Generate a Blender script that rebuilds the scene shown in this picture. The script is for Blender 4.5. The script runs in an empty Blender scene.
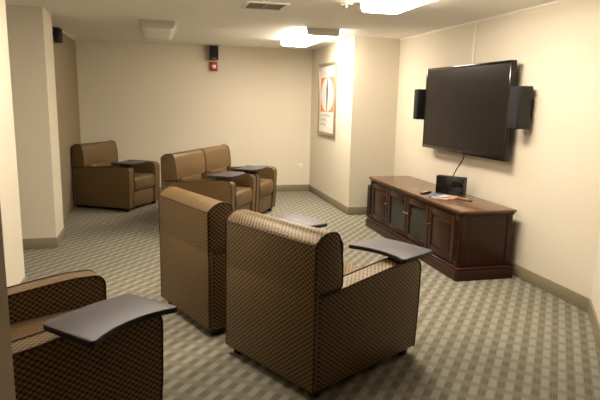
import bpy, bmesh, math, random
from mathutils import Vector, Matrix
random.seed(7)
COL = bpy.context.scene.collection
PI = math.pi
H = 2.44

# ------------------------------------------------------------------ materials
def new_mat(name, color=(.5,.5,.5), rough=.6, spec=.5, metal=0.0):
    m = bpy.data.materials.new(name); m.use_nodes = True
    b = m.node_tree.nodes['Principled BSDF']
    b.inputs['Base Color'].default_value = (*color, 1)
    b.inputs['Roughness'].default_value = rough
    b.inputs['Specular IOR Level'].default_value = spec
    b.inputs['Metallic'].default_value = metal
    return m
def nodes(m): return m.node_tree.nodes, m.node_tree.links, m.node_tree.nodes['Principled BSDF']
def math_node(N, op, a=None, b=None, L=None):
    n = N.new('ShaderNodeMath'); n.operation = op
    for i, v in enumerate((a, b)):
        if v is None: continue
        if isinstance(v, (int, float)): n.inputs[i].default_value = v
        else: L.new(v, n.inputs[i])
    return n.outputs[0]
def mix(N, L, fac, a, b):
    n = N.new('ShaderNodeMix'); n.data_type = 'RGBA'
    if isinstance(fac, (int, float)): n.inputs[0].default_value = fac
    else: L.new(fac, n.inputs[0])
    for i, v in ((6, a), (7, b)):
        if isinstance(v, tuple): n.inputs[i].default_value = (*v, 1)
        else: L.new(v, n.inputs[i])
    return n.outputs[2]

def noisy(name, c1, c2, scale, rough=.7, spec=.3, bump=0.0, metal=0.0, stretch=None):
    m = new_mat(name, c1, rough, spec, metal); N, L, B = nodes(m)
    tc = N.new('ShaderNodeTexCoord'); no = N.new('ShaderNodeTexNoise')
    no.inputs['Scale'].default_value = scale; no.inputs['Detail'].default_value = 5
    if stretch:
        mp = N.new('ShaderNodeMapping'); mp.inputs['Scale'].default_value = stretch
        L.new(tc.outputs['Object'], mp.inputs[0]); L.new(mp.outputs[0], no.inputs['Vector'])
    else: L.new(tc.outputs['Object'], no.inputs['Vector'])
    L.new(mix(N, L, no.outputs[0], c1, c2), B.inputs['Base Color'])
    if bump:
        bp = N.new('ShaderNodeBump'); bp.inputs['Strength'].default_value = bump
        bp.inputs['Distance'].default_value = .002
        L.new(no.outputs[0], bp.inputs['Height']); L.new(bp.outputs[0], B.inputs['Normal'])
    return m

WALL = noisy('cream_wall_paint', (.70,.64,.53), (.73,.67,.555), 30, .75, .25, .15)
CEIL = noisy('ceiling_paint', (.86,.84,.80), (.89,.87,.83), 40, .85, .2, .2)
BASE = noisy('taupe_vinyl', (.235,.20,.13), (.265,.225,.15), 12, .5, .4)
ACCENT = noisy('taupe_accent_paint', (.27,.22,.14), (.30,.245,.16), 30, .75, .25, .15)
HALL = noisy('low_bounce_wall_paint', (.16,.13,.09), (.19,.15,.11), 30, .8, .2)  # unseen walls around the camera, made dark to lower the bounce light
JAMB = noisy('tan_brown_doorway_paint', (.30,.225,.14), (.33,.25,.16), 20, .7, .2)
TRIMW = new_mat('white_trim', (.78,.74,.66), .5, .4)

def carpet():
    m = new_mat('woven_block_carpet', (.3,.3,.2), .95, .1); N, L, B = nodes(m)
    tc = N.new('ShaderNodeTexCoord'); mp = N.new('ShaderNodeMapping')
    mp.inputs['Rotation'].default_value = (0, 0, math.radians(-51))
    L.new(tc.outputs['Object'], mp.inputs[0])
    sx = N.new('ShaderNodeSeparateXYZ'); L.new(mp.outputs[0], sx.inputs[0])
    u, v = sx.outputs[1], sx.outputs[0]      # u across the columns, v along them
    def wave(x, per, ph, sharp, bias=.5):
        t = math_node(N, 'MULTIPLY_ADD', x, 2*PI/per, L); t.node.inputs[2].default_value = ph
        s = math_node(N, 'SINE', t, None, L)
        s = math_node(N, 'MULTIPLY', s, sharp, L)
        a = math_node(N, 'ADD', s, bias, L); a.node.use_clamp = True
        return a
    col = wave(u, .091, 0, 1.2, .45)
    alt = wave(v, .142, 0, 1.8, 1.3)
    alt2 = wave(v, .142, 0, 1.6, .5)
    light = mix(N, L, alt, (.225,.220,.180), (.31,.315,.275))
    dark = mix(N, L, alt2, (.19,.172,.128), (.13,.107,.074))
    c = mix(N, L, col, dark, light)
    # thin pale yarn lines along the columns
    ln = wave(u, .0126, 0, 1.0)
    lf = math_node(N, 'MULTIPLY', ln, .25, L)
    c = mix(N, L, lf, c, (.40,.38,.31))
    no = N.new('ShaderNodeTexNoise'); no.inputs['Scale'].default_value = 260; no.inputs['Detail'].default_value = 2
    L.new(tc.outputs['Object'], no.inputs['Vector'])
    nf = math_node(N, 'MULTIPLY', no.outputs[0], .45, L)
    c = mix(N, L, nf, c, (.19,.168,.12))
    L.new(c, B.inputs['Base Color'])
    bp = N.new('ShaderNodeBump'); bp.inputs['Strength'].default_value = .5; bp.inputs['Distance'].default_value = .003
    L.new(no.outputs[0], bp.inputs['Height']); L.new(bp.outputs[0], B.inputs['Normal'])
    return m
CARPET = carpet()

def fabric():
    m = new_mat('lattice_upholstery', (.3,.2,.1), .45, .65); N, L, B = nodes(m)
    B.inputs['Specular Tint'].default_value = (1, .84, .60, 1)
    uv = N.new('ShaderNodeUVMap'); uv.uv_map = 'UVMap'
    sx = N.new('ShaderNodeSeparateXYZ'); L.new(uv.outputs[0], sx.inputs[0])
    def cs(o, per):
        t = math_node(N, 'MULTIPLY', o, 2*PI/per, L); return math_node(N, 'COSINE', t, None, L)
    s = math_node(N, 'MULTIPLY', cs(sx.outputs[0], .034), cs(sx.outputs[1], .0275), L)
    s = math_node(N, 'MULTIPLY', s, 1.5, L); s = math_node(N, 'ADD', s, .5, L); s.node.use_clamp = True
    c = mix(N, L, s, (.012,.005,.0015), (.235,.145,.062))
    L.new(c, B.inputs['Base Color'])
    bp = N.new('ShaderNodeBump'); bp.inputs['Strength'].default_value = .25; bp.inputs['Distance'].default_value = .001
    L.new(s, bp.inputs['Height']); L.new(bp.outputs[0], B.inputs['Normal'])
    return m
FAB = fabric()
PIPE = noisy('dark_brown_piping', (.055,.030,.016), (.07,.038,.021), 40, .6, .3)
FOOT = noisy('dark_wood_foot', (.02,.011,.007), (.03,.016,.01), 12, .4, .4)
TAB = noisy('charcoal_laminate', (.080,.070,.080), (.092,.082,.092), 60, .5, .42)
TABEDGE = new_mat('black_rubber_edge', (.010,.009,.009), .5, .4)
METAL = new_mat('dark_metal', (.03,.03,.03), .4, .5, .6)
WOOD = noisy('cherry_wood', (.022,.006,.0026), (.050,.013,.005), 3.0, .28, .35, 0, 0, (14, 1.0, 14))
WOODV = noisy('cherry_wood_upright', (.021,.0058,.0025), (.042,.011,.0045), 3.0, .3, .3, 0, 0, (14, 14, 1.0))
WOODTOP = noisy('cherry_wood_top_sheen', (.13,.065,.032), (.17,.088,.044), 3.0, .22, .55, 0, 0, (12, .8, 12))  # base colour lightened to carry the wall's reflection on the top
DGLASS = new_mat('cabinet_glass', (.016,.016,.013), .08, .32)
BRASS = new_mat('aged_nickel', (.30,.26,.21), .35, .5, 1)
BLACK = noisy('black_plastic', (.008,.007,.007), (.012,.011,.010), 30, .4, .4)
GLOSSB = new_mat('gloss_black_plastic', (.007,.006,.006), .12, .5)
GRILLE = noisy('speaker_cloth', (.016,.016,.018), (.03,.03,.032), 300, .85, .2, .4)
SCREEN = new_mat('tv_screen', (.008,.005,.004), .25, .3)
RED = new_mat('alarm_red', (.38,.035,.02), .4, .5)
WHITEP = new_mat('white_plastic', (.80,.76,.68), .4, .5)
GREYP = new_mat('fixture_end_plastic', (.62,.59,.53), .5, .4)
LENSOFF = new_mat('unlit_acrylic_lens', (.90,.89,.86), .35, .5)
FRAME = noisy('champagne_frame', (.30,.25,.17), (.38,.32,.22), 40, .35, .5, 0, .4)
PAPER = new_mat('poster_paper', (.85,.83,.78), .5, .3)
ORANGE = new_mat('poster_orange', (.80,.26,.13), .5, .3)
INK = new_mat('poster_ink', (.16,.15,.17), .6, .3)
INKP = new_mat('poster_pale_ink', (.58,.50,.48), .6, .3)
VENTD = new_mat('vent_dark', (.10,.085,.06), .8, .2)
VENTS = new_mat('vent_slat', (.34,.30,.24), .5, .3)
MAGS = [new_mat('magazine_paper_%s' % n, c, .35, .5) for n, c in
        (('white', (.75,.75,.75)), ('orange', (.65,.28,.10)), ('blue', (.10,.14,.30)), ('brown', (.13,.06,.04)), ('grey', (.4,.4,.42)))]

def lens(strength):
    m = new_mat('lit_acrylic_lens', (.8,.8,.75), .4, .5); _, _, B = nodes(m)
    B.inputs['Emission Color'].default_value = (1.0, .88, .71, 1)
    B.inputs['Emission Strength'].default_value = strength
    return m
LENS, LENS_SOFT, LENS_LEFT = lens(14.0), lens(11.0), lens(9.5)

# ------------------------------------------------------------------ mesh tools
def finish(name, bm, mat, parent=None, smooth=True, loc=None, rotz=None):
    bmesh.ops.recalc_face_normals(bm, faces=bm.faces[:])
    uv = bm.loops.layers.uv.new('UVMap')
    for f in bm.faces:
        n = f.normal; ax = max(range(3), key=lambda i: abs(n[i]))
        for l in f.loops:
            c = l.vert.co
            l[uv].uv = ((c.y, c.z), (c.x, c.z), (c.x, c.y))[ax]
        f.smooth = smooth
    me = bpy.data.meshes.new(name); bm.to_mesh(me); bm.free()
    me.materials.append(mat)
    if smooth:
        me.set_sharp_from_angle(angle=math.radians(38))
    o = bpy.data.objects.new(name, me); COL.objects.link(o)
    if parent: o.parent = parent
    if loc: o.location = loc
    if rotz is not None: o.rotation_euler = (0, 0, rotz)
    return o
def bevel(bm, geom_edges, w, seg=3):
    bmesh.ops.bevel(bm, geom=geom_edges, offset=w, segments=seg, profile=.5, affect='EDGES', clamp_overlap=True)
def add_box(bm, x0, x1, y0, y1, z0, z1, bw=0, seg=2):
    t = bmesh.new()
    bmesh.ops.create_cube(t, size=1)
    for v in t.verts:
        v.co = Vector(((x0+x1)/2 + v.co.x*(x1-x0), (y0+y1)/2 + v.co.y*(y1-y0), (z0+z1)/2 + v.co.z*(z1-z0)))
    if bw: bevel(t, t.edges[:], bw, seg)
    merge(bm, t)
def merge(bm, t):
    me = bpy.data.meshes.new('tmp'); t.to_mesh(me); t.free(); bm.from_mesh(me); bpy.data.meshes.remove(me)
def box(name, x0, x1, y0, y1, z0, z1, mat, parent=None, bw=0, seg=2):
    bm = bmesh.new(); add_box(bm, x0, x1, y0, y1, z0, z1, bw, seg)
    return finish(name, bm, mat, parent, smooth=bw > 0)
def add_prism(bm, pts, a0, a1, axis='y', bw=0, seg=3):
    """extrude a closed outline: axis y: pts=(x,z); axis z: pts=(x,y); axis x: pts=(y,z)"""
    t = bmesh.new()
    def mk(p, a):
        return {'y': (p[0], a, p[1]), 'z': (p[0], p[1], a), 'x': (a, p[0], p[1])}[axis]
    A = [t.verts.new(mk(p, a0)) for p in pts]; Bv = [t.verts.new(mk(p, a1)) for p in pts]
    t.faces.new(A); t.faces.new(Bv[::-1])
    n = len(pts)
    for i in range(n): t.faces.new((A[i], Bv[i], Bv[(i+1) % n], A[(i+1) % n]))
    if bw:
        bmesh.ops.recalc_face_normals(t, faces=t.faces[:])
        es = [e for e in t.edges if len(e.link_faces) == 2 and any(len(f.verts) == n for f in e.link_faces) and not all(len(f.verts) == n for f in e.link_faces)]
        bevel(t, es, bw, seg)
    merge(bm, t)
def add_tube(bm, pts, r, seg=8, closed=False):
    pts = [Vector(p) for p in pts]; n = len(pts); rings = []
    for i, p in enumerate(pts):
        a = pts[(i-1) % n] if (closed or i > 0) else p
        b = pts[(i+1) % n] if (closed or i < n-1) else p
        d = (b-a).normalized()
        ref = Vector((0, 1, 0)) if abs(d.y) < .8 else Vector((1, 0, 0))
        s = d.cross(ref).normalized(); u = s.cross(d).normalized()
        rings.append([bm.verts.new(p + r*(math.cos(2*PI*k/seg)*s + math.sin(2*PI*k/seg)*u)) for k in range(seg)])
    m = n if closed else n-1
    for i in range(m):
        A, B2 = rings[i], rings[(i+1) % n]
        for k in range(seg):
            bm.faces.new((A[k], A[(k+1) % seg], B2[(k+1) % seg], B2[k]))
    if not closed:
        bm.faces.new(rings[0][::-1]); bm.faces.new(rings[-1])
def arc(cx, cy, r, a0, a1, n=7):
    return [(cx + r*math.cos(math.radians(a0 + (a1-a0)*i/n)), cy + r*math.sin(math.radians(a0 + (a1-a0)*i/n))) for i in range(n+1)]
def round_poly(pts, radii, n=5):
    out = []; N_ = len(pts)
    for i in range(N_):
        p = Vector(pts[i]); a = Vector(pts[i-1]); b = Vector(pts[(i+1) % N_]); r = radii[i]
        if r == 0: out.append(tuple(p)); continue
        p0 = p + (a-p).normalized()*r; p1 = p + (b-p).normalized()*r
        for k in range(n+1):
            t = k/n; out.append(tuple((1-t)**2*p0 + 2*t*(1-t)*p + t*t*p1))
    return out
def tag(o, label=None, cat=None, group=None, kind=None):
    if label: o['label'] = label
    if cat: o['category'] = cat
    if group: o['group'] = group
    if kind: o['kind'] = kind
    return o
def empty(name, loc=(0,0,0), rz=0):
    o = bpy.data.objects.new(name, None); o.location = loc; o.rotation_euler = (0, 0, rz)
    o.empty_display_size = .1; COL.objects.link(o); return o
def struct(o): o['kind'] = 'structure'; return o
def sbox(name, *a, **k): return struct(box(name, *a, **k))

# ------------------------------------------------------------------ the room
W, D, P, E = 3.211, 9.40, 2.545, 7.256
sbox('floor', -2.7, 3.5, -1.4, 9.6, -.1, 0, CARPET)
sbox('ceiling', -2.7, 3.5, -1.4, 9.6, H, H+.1, CEIL)
sbox('wall_back', -1.4, 3.4, D, D+.12, 0, H, WALL)
sbox('wall_partition', P, W+.12, E, D, 0, H, WALL)
sbox('wall_right', W, W+.12, 3.40, E, 0, H, WALL)
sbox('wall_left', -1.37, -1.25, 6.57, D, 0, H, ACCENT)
sbox('wall_column', -2.6, -1.10, 6.10, 6.57, 0, H, WALL)
sbox('wall_left_near', -1.34, -1.22, 1.25, 4.78, 0, H, WALL)
sbox('wall_column_near', -1.22, -1.12, 3.75, 4.78, 0, H, WALL)
sbox('wall_niche', -2.6, -1.34, 4.66, 4.78, 0, H, WALL)
sbox('wall_niche_end', -2.7, -2.6, 4.66, 6.57, 0, H, WALL)
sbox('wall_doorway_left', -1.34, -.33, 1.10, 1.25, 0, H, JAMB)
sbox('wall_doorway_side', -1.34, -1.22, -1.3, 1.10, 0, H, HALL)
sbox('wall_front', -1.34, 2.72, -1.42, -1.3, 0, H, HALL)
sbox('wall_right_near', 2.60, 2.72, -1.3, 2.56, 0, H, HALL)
bm = bmesh.new()
add_prism(bm, [(3.211, 3.40), (3.33, 3.40), (2.72, 2.45), (2.60, 2.56)], 0, H, 'z')
struct(finish('wall_angled', bm, WALL, smooth=False))
BH = .112
def bb(name, x0, x1, y0, y1): return sbox(name, x0, x1, y0, y1, 0, BH, BASE, bw=.004, seg=2)
bb('baseboard_back', -1.25, P, D-.012, D)
bb('baseboard_picture_wall', P-.012, P, E-.012, D-.012)
bb('baseboard_partition', P, W, E-.012, E)
bb('baseboard_right', W-.012, W, 3.41, E-.012)
bb('baseboard_left', -1.25, -1.238, 6.57, D-.012)
bb('baseboard_column_front', -2.6, -1.088, 6.088, 6.10)
bb('baseboard_column_side', -1.10, -1.088, 6.10, 6.57)
bb('baseboard_left_near', -1.22, -1.208, 1.25, 3.738)
bb('baseboard_column_near', -1.12, -1.108, 3.75, 4.78)
bm = bmesh.new(); add_prism(bm, [(3.199, 3.41), (3.211, 3.40), (2.60, 2.56), (2.588, 2.57)], 0, BH, 'z')
struct(finish('baseboard_angled', bm, BASE, smooth=False))
sbox('trim_right', W-.010, W, 3.40, E, H-.018, H, TRIMW)
sbox('trim_left', -1.25, -1.24, 6.57, D, H-.022, H, TRIMW)

# ------------------------------------------------------------------ armchair
SW, SD = .795, .93      # width, depth; local +X faces forward, +Y is the sitter's left
AW = .13
def arm_profile():
    pts = [(-.40, .05), (.470, .05), (.488, .30), (.494, .56)]
    pts += arc(.430, .568, .064, 0, 78, 7)
    pts += [(.34, .638), (.20, .630), (.0, .612), (-.20, .594), (-.40, .576)]
    return pts
def make_armchair():
    root = empty('armchair')
    ap = arm_profile()
    for s in (1, -1):
        y0, y1 = (SW/2-AW, SW/2) if s == 1 else (-SW/2, -SW/2+AW)
        bm = bmesh.new(); add_prism(bm, ap, y0, y1, 'y', .014, 3)
        a = finish('armrest', bm, FAB, root)
        for y in (y0+.004, y1-.004):
            bm = bmesh.new(); add_tube(bm, [(x, y, z) for x, z in ap[1:]], .0052, 6)
            finish('piping', bm, PIPE, a)
    # full-width upholstered panel behind the arms
    bm = bmesh.new(); add_box(bm, -.435, -.40, -SW/2, SW/2, .05, .60, .012, 3)
    bp_ = finish('back_panel', bm, FAB, root)
    # backrest block: sits over the arms, crowned top, leaning front
    prof = round_poly([(-.435, .588), (-.230, .600), (-.228, .74), (-.264, .914), (-.37, .922), (-.435, .866)],
                      [.0, .02, .09, .05, .05, .014], 6)
    bm = bmesh.new(); add_prism(bm, prof, -SW/2, SW/2, 'y', .030, 4)
    add_box(bm, -.40, -.222, -SW/2+AW+.004, SW/2-AW-.004, .40, .62, .02, 2)
    b = finish('backrest', bm, FAB, root)
    for s in (1, -1):
        y = s*(SW/2-.004)
        bm = bmesh.new(); add_tube(bm, [(x, y, z) for x, z in prof], .0052, 6, closed=True)
        finish('piping', bm, PIPE, b)
        bm = bmesh.new(); add_tube(bm, [(-.432, s*(SW/2-.003), .06), (-.432, s*(SW/2-.003), .59)], .005, 6)
        finish('piping', bm, PIPE, bp_)
    bm = bmesh.new(); add_tube(bm, [(-.432, -SW/2+.03, .860), (-.432, SW/2-.03, .860)], .005, 6)
    finish('piping', bm, PIPE, b)
    # seat cushion and front panel between the arms
    w = SW/2-AW-.004
    sp = round_poly([(-.22, .275), (.482, .275), (.506, .37), (.484, .472), (.15, .480), (-.22, .462)], [0, .015, .06, .045, .15, 0], 5)
    bm = bmesh.new(); add_prism(bm, sp, -w, w, 'y', .022, 3)
    sc = finish('seat_cushion', bm, FAB, root)
    for s in (1, -1):
        bm = bmesh.new(); add_tube(bm, [(x, s*(w-.006), z) for x, z in sp if x > -.1], .0045, 6)
        finish('piping', bm, PIPE, sc)
    bm = bmesh.new(); add_box(bm, -.39, .470, -w, w, .055, .268, .012, 2)
    finish('front_panel', bm, FAB, root)
    for sx in (-.37, .41):
        for sy in (-1, 1):
            bm = bmesh.new()
            t = bmesh.new()
            bmesh.ops.create_cone(t, cap_ends=True, segments=4, radius1=.034, radius2=.044, depth=.052,
                                  matrix=Matrix.Translation((sx, sy*(SW/2-.055), .026)) @ Matrix.Rotation(PI/4, 4, 'Z'))
            bevel(t, t.edges[:], .004, 2); merge(bm, t)
            finish('leg', bm, FOOT, root)
    return root
def tablet_outline():
    # writing tablet: long rear edge hollowed for the sitter
    rear = [(-.185, -.245), (-.150, -.17), (-.128, -.08), (-.122, 0), (-.130, .09), (-.152, .17), (-.178, .235)]
    front = [(.165, .238), (.178, .10), (.180, -.06), (.160, -.235)]
    pts = rear + front
    rad = [.035, .02, .02, .02, .02, .02, .03, .035, .03, .03, .035]
    return [(x*.93, y*.93) for x, y in round_poly(pts, rad, 4)]
def add_tablet(root, lx, ly, rz, z=.672):
    bm = bmesh.new(); out = tablet_outline()
    add_prism(bm, out, 0, .016, 'z', .003, 2)
    t = finish('writing_tablet', bm, TAB, root, loc=(lx, ly, z), rotz=rz)
    bm = bmesh.new(); add_prism(bm, [(x*1.006, y*1.006) for x, y in out], -.010, .0105, 'z', .003, 2)
    finish('edge_band', bm, TABEDGE, t)
    # swivel bracket from the armrest up to the tablet
    bm = bmesh.new()
    ax, ay = lx-.03, -SW/2+AW/2
    t2 = bmesh.new(); bmesh.ops.create_cone(t2, cap_ends=True, segments=20, radius1=.035, radius2=.028, depth=z-.612,
        matrix=Matrix.Translation((ax, ay, (z-.004+.612)/2))); merge(bm, t2)
    add_tube(bm, [(ax, ay, z-.016), ((ax+lx)/2, (ay+ly)/2, z-.015), (lx, ly, z-.014)], .012, 8)
    finish('swivel_bracket', bm, METAL, root)
def copy_chair(src):
    def cp(o, par):
        c = o.copy(); COL.objects.link(c)
        if par: c.parent = par
        for ch in [x for x in kids[o.name]]: cp(ch, c)
        return c
    return cp(src, None)
kids = {}
first = make_armchair()
def snapshot():
    kids.clear()
    for o in bpy.data.objects: kids[o.name] = []
    for o in bpy.data.objects:
        if o.parent: kids[o.parent.name].append(o)
snapshot()
proto_kids = {k: list(v) for k, v in kids.items()}
chairs = [
 # center x, y, facing deg, tablet (lx, ly, rot), label
 (.9375, 3.147, 28.7, (.385, -.235, 0), 'patterned brown armchair nearest the middle, back to the viewer, tablet toward the television cabinet'),
 (.525, 4.045, 23.0, (.40, -.22, 0), 'patterned brown armchair seen from behind, just left of and beyond the nearest one'),
 (-.635, 2.60, 27.0, (.238, -.441, 107), 'dark lattice armchair at lower left, cut off by the doorway wall'),
 (.565, 6.98, -31.0, (.33, -.15, 0), 'tan armchair facing right, the nearer of the touching pair in mid room'),
 (.978, 7.664, -31.0, (.35, -.24, 0), 'tan armchair facing right, the farther of the touching pair, closest to the picture wall'),
 (-.665, 8.44, -31.0, (.37, -.17, 0), 'shaded brown armchair alone in the far left corner'),
]
roots = []
for i, (x, y, a, tb, lab) in enumerate(chairs):
    r = first if i == 0 else copy_chair(first)
    r.location = (x, y, 0); r.rotation_euler = (0, 0, math.radians(a))
    tag(r, lab, 'armchair', 'lounge armchairs with writing tablets')
    roots.append(r)
for r, c in zip(roots, chairs):
    add_tablet(r, c[3][0], c[3][1], math.radians(c[3][2]))

# ------------------------------------------------------------------ media cabinet
cab = empty('media_cabinet', (2.87, 5.43, 0))
tag(cab, 'long cherry wood media cabinet with two solid and two glass doors below the television', 'cabinet')
def cb(name, x0, x1, y0, y1, z0, z1, mat, parent=cab, bw=.003):
    return box(name, x0-2.87, x1-2.87, y0-5.43, y1-5.43, z0, z1, mat, parent, bw)
CX0, CX1, CY0, CY1, CH = 2.60, 3.115, 4.33, 6.54, .646
cb('body', CX0, CX1, CY0, CY1, .10, .605, WOODV)
bm = bmesh.new()
def chamfer(x0, y0, y1, x1, c): return [(x0-2.87, y0+c-5.43), (x0-2.87+c, y0-5.43), (x1-2.87, y0-5.43), (x1-2.87, y1-5.43), (x0-2.87+c, y1-5.43), (x0-2.87, y1-c-5.43)]
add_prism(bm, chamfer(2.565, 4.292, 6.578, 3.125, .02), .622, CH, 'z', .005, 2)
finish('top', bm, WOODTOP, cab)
bm = bmesh.new()
add_prism(bm, chamfer(2.580, 4.308, 6.562, 3.12, .02), .596, .622, 'z', .008, 3)
finish('top_moulding', bm, WOOD, cab)
bm = bmesh.new()
add_prism(bm, chamfer(2.548, 4.278, 6.592, 3.13, .02), .0, .095, 'z', .004, 2)
add_prism(bm, chamfer(2.562, 4.292, 6.578, 3.125, .02), .095, .118, 'z', .010, 3)
finish('plinth', bm, WOOD, cab)
# end panel frame seen from the camera side
for x0, x1 in ((CX0, CX0+.05), (CX1-.05, CX1)):
    bm = bmesh.new(); add_box(bm, x0-2.87, x1-2.87, CY0-.006-5.43, CY0-5.43, .118, .596, .003)
    finish('side_stile', bm, WOODV, cab)
# pilasters
for y0, y1 in ((CY0, CY0+.075), (CY1-.075, CY1)):
    p_ = cb('pilaster', CX0-.018, CX0, y0, y1, .118, .596, WOODV)
    bm = bmesh.new()
    for k in range(3):
        yy = y0+.018+.0195*k-5.43
        add_tube(bm, [(CX0-.020-2.87, yy, .17), (CX0-.020-2.87, yy, .55)], .006, 8)
    finish('fluting', bm, WOODV, p_)
dw = (CY1-CY0-.15)/4
for k in range(4):
    y0 = CY0+.075+dw*k+.006; y1 = y0+dw-.012; z0, z1 = .130, .575; fx0, fx1 = CX0-.020, CX0-.001
    glass = k in (1, 2)
    d = empty('door', (0, 0, 0)); d.parent = cab
    sw = .058
    bm = bmesh.new()
    for a in ((y0, y0+sw, z0, z1), (y1-sw, y1, z0, z1), (y0+sw, y1-sw, z0, z0+sw), (y0+sw, y1-sw, z1-sw, z1)):
        add_box(bm, fx0-2.87, fx1-2.87, a[0]-5.43, a[1]-5.43, a[2], a[3], .003)
    COL.objects.unlink(d); bpy.data.objects.remove(d)
    d = finish('glass_door' if glass else 'door', bm, WOODV, cab)
    if glass:
        cb('glass_pane', fx1-.009, fx1-.004, y0+sw-.002, y1-sw+.002, z0+sw-.002, z1-sw+.002, DGLASS, d, 0)
        bm = bmesh.new()
    else:
        bm = bmesh.new()
        add_box(bm, fx1-.010-2.87, fx1-.001-2.87, y0+sw-5.43, y1-sw-5.43, z0+sw, z1-sw, 0)
        add_box(bm, fx1-.016-2.87, fx1-.008-2.87, y0+sw+.028-5.43, y1-sw-.028-5.43, z0+sw+.028, z1-sw-.028, .006)
        finish('raised_panel', bm, WOODV, d)
        bm = bmesh.new()
    ky = {0: y1-.026, 1: y1-.026, 2: y0+.026, 3: y0+.026}[k]
    t = bmesh.new(); bmesh.ops.create_uvsphere(t, u_segments=14, v_segments=8, radius=.011,
        matrix=Matrix.Translation((fx0-.022-2.87, ky-5.43, .40))); merge(bm, t)
    t = bmesh.new(); bmesh.ops.create_cone(t, cap_ends=True, segments=12, radius1=.009, radius2=.006, depth=.02,
        matrix=Matrix.Translation((fx0-.010-2.87, ky-5.43, .40)) @ Matrix.Rotation(-PI/2, 4, 'Y')); merge(bm, t)
    finish('knob', bm, BRASS, d)

# ------------------------------------------------------------------ television
tv = empty('television', (3.10, 5.30, 1.065))
tag(tv, 'large black flat screen television mounted on the right wall', 'television')
TY0, TY1, TZ0, TZ1, TX = 4.49, 6.165, 1.062, 1.985, 3.085
def tb(name, x0, x1, y0, y1, z0, z1, mat, parent=tv, bw=.003):
    return box(name, x0-3.10, x1-3.10, y0-5.30, y1-5.30, z0-1.065, z1-1.065, mat, parent, bw)
tb('housing', TX+.006, TX+.05, TY0, TY1, TZ0, TZ1, BLACK, bw=.006)
bm = bmesh.new(); bz = .026
for a in ((TY0, TY0+bz, TZ0, TZ1), (TY1-bz, TY1, TZ0, TZ1), (TY0+bz, TY1-bz, TZ0, TZ0+.034), (TY0+bz, TY1-bz, TZ1-bz, TZ1)):
    add_box(bm, TX-3.10, TX+.012-3.10, a[0]-5.30, a[1]-5.30, a[2]-1.065, a[3]-1.065, .002)
finish('bezel', bm, GLOSSB, tv)
tb('screen', TX+.002, TX+.007, TY0+bz, TY1-bz, TZ0+.034, TZ1-bz, SCREEN, bw=0)
tb('logo', TX-.002, TX+.001, 5.27, 5.32, TZ0+.012, TZ0+.020, BRASS, bw=0)
tb('wall_bracket', TX+.05, W-.002, 5.05, 5.55, 1.30, 1.75, METAL)

bm = bmesh.new()
pts = []
P0, P1, P2, P3 = Vector((3.11, 5.24, 1.059)), Vector((3.12, 5.22, .96)), Vector((3.06, 5.40, .90)), Vector((3.06, 5.36, .66))
for i in range(15):
    t = i/14; pts.append((1-t)**3*P0 + 3*t*(1-t)**2*P1 + 3*t*t*(1-t)*P2 + t**3*P3)
add_tube(bm, pts, .006, 8)
tag(finish('power_cable', bm, BLACK), 'thin black cable hanging from the television down to the cabinet', 'cable')

tag(box('cable_raceway', W-.014, W, 5.335, 5.365, 1.80, H-.018, WHITEP, bw=.003),
    'narrow white cable channel running up the wall from the television to the ceiling', 'cable cover')

def speaker(name, x0, x1, y0, y1, z0, z1, lab, front, group=None):
    cx, cy = (x0+x1)/2, (y0+y1)/2
    r = empty(name, (cx, cy, z0)); tag(r, lab, 'speaker', group)
    box('cabinet', x0-cx, x1-cx, y0-cy, y1-cy, 0, z1-z0, BLACK, r, .008, 3)
    g = .007
    if front == 'x-': box('grille', x0-g-cx, x0+.004-cx, y0+.006-cy, y1-.006-cy, .008, z1-z0-.008, GRILLE, r, .005, 2)
    if front == 'x+': box('grille', x1-.004-cx, x1+g-cx, y0+.006-cy, y1-.006-cy, .008, z1-z0-.008, GRILLE, r, .005, 2)
    if front == 'y-': box('grille', x0+.006-cx, x1-.006-cx, y0-g-cy, y0+.004-cy, .04, z1-z0-.008, GRILLE, r, .005, 2)
    return r
s1 = speaker('wall_speaker', 3.035, 3.165, 4.27, 4.42, 1.375, 1.75, 'black wall speaker at the near right edge of the television', 'x-', 'speakers either side of the television')
box('mount', .06, .11, -.03, .03, .10, .26, METAL, s1, .003)
s2 = speaker('wall_speaker', 3.035, 3.165, 6.25, 6.355, 1.385, 1.75, 'black wall speaker at the far left edge of the television', 'x-', 'speakers either side of the television')
box('mount', .06, .11, -.03, .03, .10, .26, METAL, s2, .003)
s3 = speaker('wall_speaker', .795, .93, D-.155, D-.02, 2.205, 2.425, 'small black speaker high on the back wall above the red alarm', 'y-')
box('mount', -.02, .02, .06, .087, .08, .14, METAL, s3, .002)
box('badge', -.03, .03, -.073, -.066, .018, .026, BRASS, s3)
s4 = speaker('wall_speaker', -1.235, -1.165, 7.45, 7.60, 2.225, 2.40, 'small black speaker high on the left wall behind the column', 'x+')
box('mount', -.05, -.03, -.02, .02, .06, .12, METAL, s4, .002)

al = empty('fire_alarm', (.865, D-.002, 2.03)); tag(al, 'red fire alarm strobe on the back wall below a small speaker', 'fire alarm')
box('housing', -.062, .062, -.05, 0, 0, .145, RED, al, .008, 2)
box('strobe_lens', -.03, .03, -.066, -.048, .045, .10, WHITEP, al, .008, 2)
ol = empty('wall_outlet', (2.36, D, .40)); tag(ol, 'white outlet plate low on the back wall near the picture wall', 'outlet')
box('plate', -.06, .06, -.006, 0, 0, .085, WHITEP, ol, .003)
for sx in (-.025, .025): box('socket', sx-.014, sx+.014, -.008, -.004, .024, .060, GREYP, ol, .002)

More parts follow.
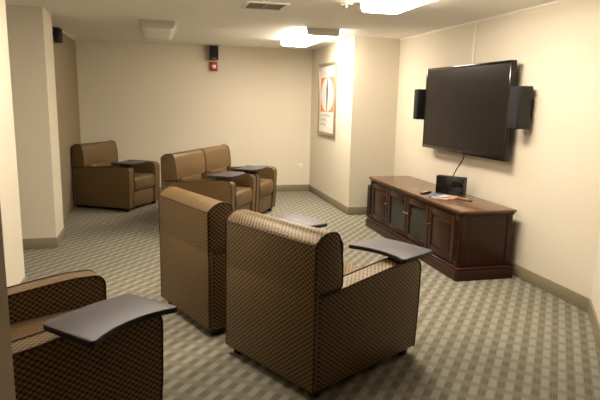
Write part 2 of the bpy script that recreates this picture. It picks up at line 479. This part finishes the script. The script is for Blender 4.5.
# box on the cabinet (faces the room, turned a little to the camera)
av = empty('center_speaker', (2.925, 5.17, CH), math.radians(-54))
tag(av, 'low black glossy box standing on the media cabinet behind magazines', 'speaker')
box('housing', -.155, .155, .0, .085, 0, .185, BLACK, av, .006, 3)
box('front_panel', -.148, .148, -.006, .002, .008, .178, GLOSSB, av, .003, 2)
# magazines and remotes in front of it
mags = [
 ('magazine', 2.785, 5.00, 32, .24, .17, .006, 0, 'white magazine lying flat at the bottom of the cabinet pile'),
 ('magazine', 2.815, 4.93, 36, .15, .12, .005, 1, 'orange covered magazine lying on the pile right below the black box'),
 ('magazine', 2.725, 5.07, 50, .19, .13, .005, 2, 'blue covered magazine at the left of the cabinet pile'),
 ('leaflet', 2.765, 4.97, 12, .13, .10, .003, 0, 'small white leaflet on top of the magazine pile'),
]
zz = CH
for i, (n, x, y, a, lx, ly, t, mi, lab) in enumerate(mags):
    r = empty(n, (x, y, zz), math.radians(a)); tag(r, lab, 'magazine' if n == 'magazine' else 'leaflet', 'reading matter on the cabinet')
    box('pages', -lx/2, lx/2, -ly/2, ly/2, 0, t*.7, MAGS[0], r, .0008)
    box('cover', -lx/2-.001, lx/2+.001, -ly/2-.001, ly/2+.001, t*.7, t, MAGS[mi], r, .0006)
    zz += t
rc = empty('remote_control', (2.70, 5.25, CH), math.radians(35)); tag(rc, 'slim black remote control left of the magazines on the cabinet', 'remote control')
box('body', -.09, .09, -.022, .022, 0, .018, BLACK, rc, .006, 3)
bm = bmesh.new()
for i in range(6):
    for j in range(3): add_box(bm, -.07+.022*i-.005, -.07+.022*i+.005, -.012+.012*j-.004, -.012+.012*j+.004, .017, .0205, .001, 1)
finish('buttons', bm, GREYP, rc)
rc2 = empty('remote_control', (2.90, 4.80, CH), math.radians(-65)); tag(rc2, 'slim brown remote control right of the magazines on the cabinet', 'remote control')
box('body', -.07, .07, -.02, .02, 0, .016, MAGS[3], rc2, .005, 3)
bm = bmesh.new()
for i in range(5):
    for j in range(3): add_box(bm, -.055+.022*i-.004, -.055+.022*i+.004, -.012+.012*j-.004, -.012+.012*j+.004, .015, .0185, .001, 1)
finish('buttons', bm, GREYP, rc2)

# subwoofer on the floor beyond the cabinet
sb = empty('subwoofer', (2.885, 6.87, 0)); tag(sb, 'black floor speaker box between the cabinet and the partition wall', 'speaker')
box('cabinet', -.15, .15, -.15, .15, .02, .47, BLACK, sb, .008, 3)
box('grille', -.157, -.146, -.14, .14, .04, .45, GRILLE, sb, .004, 2)
for sx in (-.12, .12):
    for sy in (-.12, .12): box('foot', sx-.015, sx+.015, sy-.015, sy+.015, 0, .022, TABEDGE, sb, .003)

# ------------------------------------------------------------------ framed poster on the picture wall
pc = empty('framed_poster', (P, 8.405, 1.055)); tag(pc, 'tall framed white poster with orange corners around a slim dark figure', 'picture')
PW, PH = .90, 1.11
bm = bmesh.new(); fw = .045
for (y0, y1, z0, z1) in ((-PW/2, -PW/2+fw, 0, PH), (PW/2-fw, PW/2, 0, PH), (-PW/2+fw, PW/2-fw, 0, fw), (-PW/2+fw, PW/2-fw, PH-fw, PH)):
    add_box(bm, -.032, -.002, y0, y1, z0, z1, .005, 2)
finish('frame', bm, FRAME, pc)
box('sheet', -.014, -.004, -PW/2+fw, PW/2-fw, fw, PH-fw, PAPER, pc)
# orange block with a white oval cut out; picture left = +y
bm = bmesh.new()
ow, z0, z1 = .70, .36, .89
zc, hz, hy = (z0+z1)/2, (z1-z0)/2, ow/2
n = 48; ring = []; outr = []
for i in range(n):
    a = 2*PI*i/n; ca, sa = math.cos(a), math.sin(a)
    ring.append(bm.verts.new((-.0146, hy*.97*ca, zc + hz*.985*sa)))
    k = min(hy/abs(ca) if abs(ca) > 1e-6 else 9, hz/abs(sa) if abs(sa) > 1e-6 else 9)
    outr.append(bm.verts.new((-.0146, k*ca, zc + k*sa)))
for i in range(n): bm.faces.new((ring[i], ring[(i+1) % n], outr[(i+1) % n], outr[i]))
r_ = bmesh.ops.extrude_face_region(bm, geom=bm.faces[:])
for v in r_['geom']:
    if isinstance(v, bmesh.types.BMVert): v.co.x += .0005
finish('orange_corners', bm, ORANGE, pc, smooth=False)
bm = bmesh.new()
fig = [(y_, (z_-.395)*1.26+.365) for y_, z_ in [(-.010, .395), (.012, .395), (.03, .50), (.045, .60), (.05, .68), (.03, .72), (.022, .76), (.018, .80), (-.005, .80), (-.018, .76), (-.03, .72), (-.055, .67), (-.05, .58), (-.03, .49)]]
add_prism(bm, fig, -.0150, -.0144, 'x')
finish('figure', bm, INK, pc, smooth=False)
def glyph_row(bm, yl, yr, z, h, cnt, seed):
    rnd = random.Random(seed); step = (yl-yr)/cnt
    for i in range(cnt):
        y = yl - step*i; g = step*.62; s = h*.2
        kind = rnd.randint(0, 3)
        add_box(bm, -.0149, -.0143, y-s, y, z, z+h)
        if kind in (0, 2): add_box(bm, -.0149, -.0143, y-g, y-s, z+h-s, z+h)
        if kind in (1, 2): add_box(bm, -.0149, -.0143, y-g, y-s, z, z+s)
        if kind in (0, 3): add_box(bm, -.0149, -.0143, y-g, y-g+s, z, z+h)
bm = bmesh.new(); glyph_row(bm, .31, -.24, .285, .040, 9, 3); glyph_row(bm, .33, -.02, .215, .042, 6, 4); glyph_row(bm, .31, -.0, .145, .042, 5, 5)
finish('lettering', bm, INK, pc, smooth=False)
bm = bmesh.new(); glyph_row(bm, .28, -.12, .925, .060, 6, 8)
finish('title_lettering', bm, INKP, pc, smooth=False)

# ------------------------------------------------------------------ ceiling fixtures
def fixture(x0, x1, y0, y1, lit, lab, drop=.085):
    cx, cy = (x0+x1)/2, (y0+y1)/2
    r = empty('ceiling_light', (cx, cy, H)); tag(r, lab, 'ceiling light', 'wraparound ceiling lights')
    hw, hl = (x1-x0)/2, (y1-y0)/2
    box('base_plate', -hw+.03, hw-.03, -hl+.01, hl-.01, -.03, 0, WHITEP, r, .003)
    prof = round_poly([(-hw, -.022), (-hw+.012, -drop+.012), (-hw+.05, -drop), (hw-.05, -drop), (hw-.012, -drop+.012), (hw, -.022)], [0, .012, .02, .02, .012, 0], 4)
    bm = bmesh.new(); add_prism(bm, prof, -hl+.028, hl-.028, 'y')
    finish('lens', bm, lit or LENSOFF, r)
    for s in (-1, 1):
        a, b = sorted((s*hl, s*(hl-.028)))
        bm = bmesh.new(); add_prism(bm, [(x*1.01, z*1.03) for x, z in prof[:]] , a, b, 'y', .003, 2)
        add_box(bm, -hw, hw, a, b, -.03, 0, 0)
        finish('end_cap', bm, GREYP, r)
    return r
fixture(1.71, 2.12, 6.58, 8.08, LENS, 'lit ceiling light near the picture wall, farther of the two lit ones')
fixture(1.71, 2.09, 3.35, 4.77, LENS_SOFT, 'bright lit ceiling light at the top edge, nearer of the two lit ones')
fixture(-.20, .18, 3.25, 4.68, LENS_LEFT, 'lit ceiling light above the seats on the left, just over the top edge')
fixture(-.20, .18, 6.62, 7.98, None, 'unlit ceiling light on the dim left side of the ceiling')

vt = empty('ceiling_vent', (.955, 5.235, H)); tag(vt, 'rectangular ceiling air vent with dark slats', 'vent')
bm = bmesh.new(); hw, hl, f_ = .195, .19, .03
for a in ((-hw, hw, -hl, -hl+f_), (-hw, hw, hl-f_, hl), (-hw, -hw+f_, -hl+f_, hl-f_), (hw-f_, hw, -hl+f_, hl-f_)):
    add_box(bm, a[0], a[1], a[2], a[3], -.012, 0, .003)
finish('frame', bm, TRIMW, vt)
box('duct', -hw+f_, hw-f_, -hl+f_, hl-f_, -.003, 0, VENTD, vt)
for k in range(9):
    y = -hl+f_+.016+.036*k
    bm = bmesh.new(); add_box(bm, -hw+f_, hw-f_, y-.002, y+.004, -.009, -.003)
    finish('slat', bm, VENTS, vt, smooth=False)
box('divider', -.004, .004, -hl+f_, hl-f_, -.013, -.003, VENTS, vt)

sp_ = empty('sprinkler_head', (1.62, 4.86, H)); tag(sp_, 'small white sprinkler plate on the ceiling left of the nearest lit fixture', 'sprinkler')
bm = bmesh.new(); t = bmesh.new(); bmesh.ops.create_cone(t, cap_ends=True, segments=28, radius1=.05, radius2=.06, depth=.014, matrix=Matrix.Translation((0,0,-.007))); merge(bm, t)
finish('plate', bm, WHITEP, sp_)
bm = bmesh.new(); t = bmesh.new(); bmesh.ops.create_cone(t, cap_ends=True, segments=14, radius1=.014, radius2=.01, depth=.03, matrix=Matrix.Translation((0,0,-.027))); merge(bm, t)
finish('nozzle', bm, WHITEP, sp_)

# ------------------------------------------------------------------ camera, world, view
f, yaw, pitch, roll, ch = 550.9, .2480, .1793, .0202, 1.589
F = Vector((math.sin(yaw)*math.cos(pitch), math.cos(yaw)*math.cos(pitch), -math.sin(pitch)))
R = Vector((math.cos(yaw), -math.sin(yaw), 0)); U = R.cross(F)
c, s = math.cos(roll), math.sin(roll)
R2 = c*R + s*U; U2 = -s*R + c*U
cd = bpy.data.cameras.new('camera'); cam = bpy.data.objects.new('camera', cd); COL.objects.link(cam)
M = Matrix((R2, U2, -F)).transposed().to_4x4(); M.translation = (0, 0, ch); cam.matrix_world = M
cd.sensor_width = 36; cd.lens = f*36/600; cd.clip_start = .05
bpy.context.scene.camera = cam
w = bpy.data.worlds.new('world'); bpy.context.scene.world = w; w.use_nodes = True
w.node_tree.nodes['Background'].inputs[0].default_value = (.9,.8,.6,1)
w.node_tree.nodes['Background'].inputs[1].default_value = .05
vs = bpy.context.scene.view_settings
vs.view_transform = 'Standard'; vs.look = 'None'; vs.gamma = 1; vs.use_curve_mapping = False
vs.exposure = 1.58
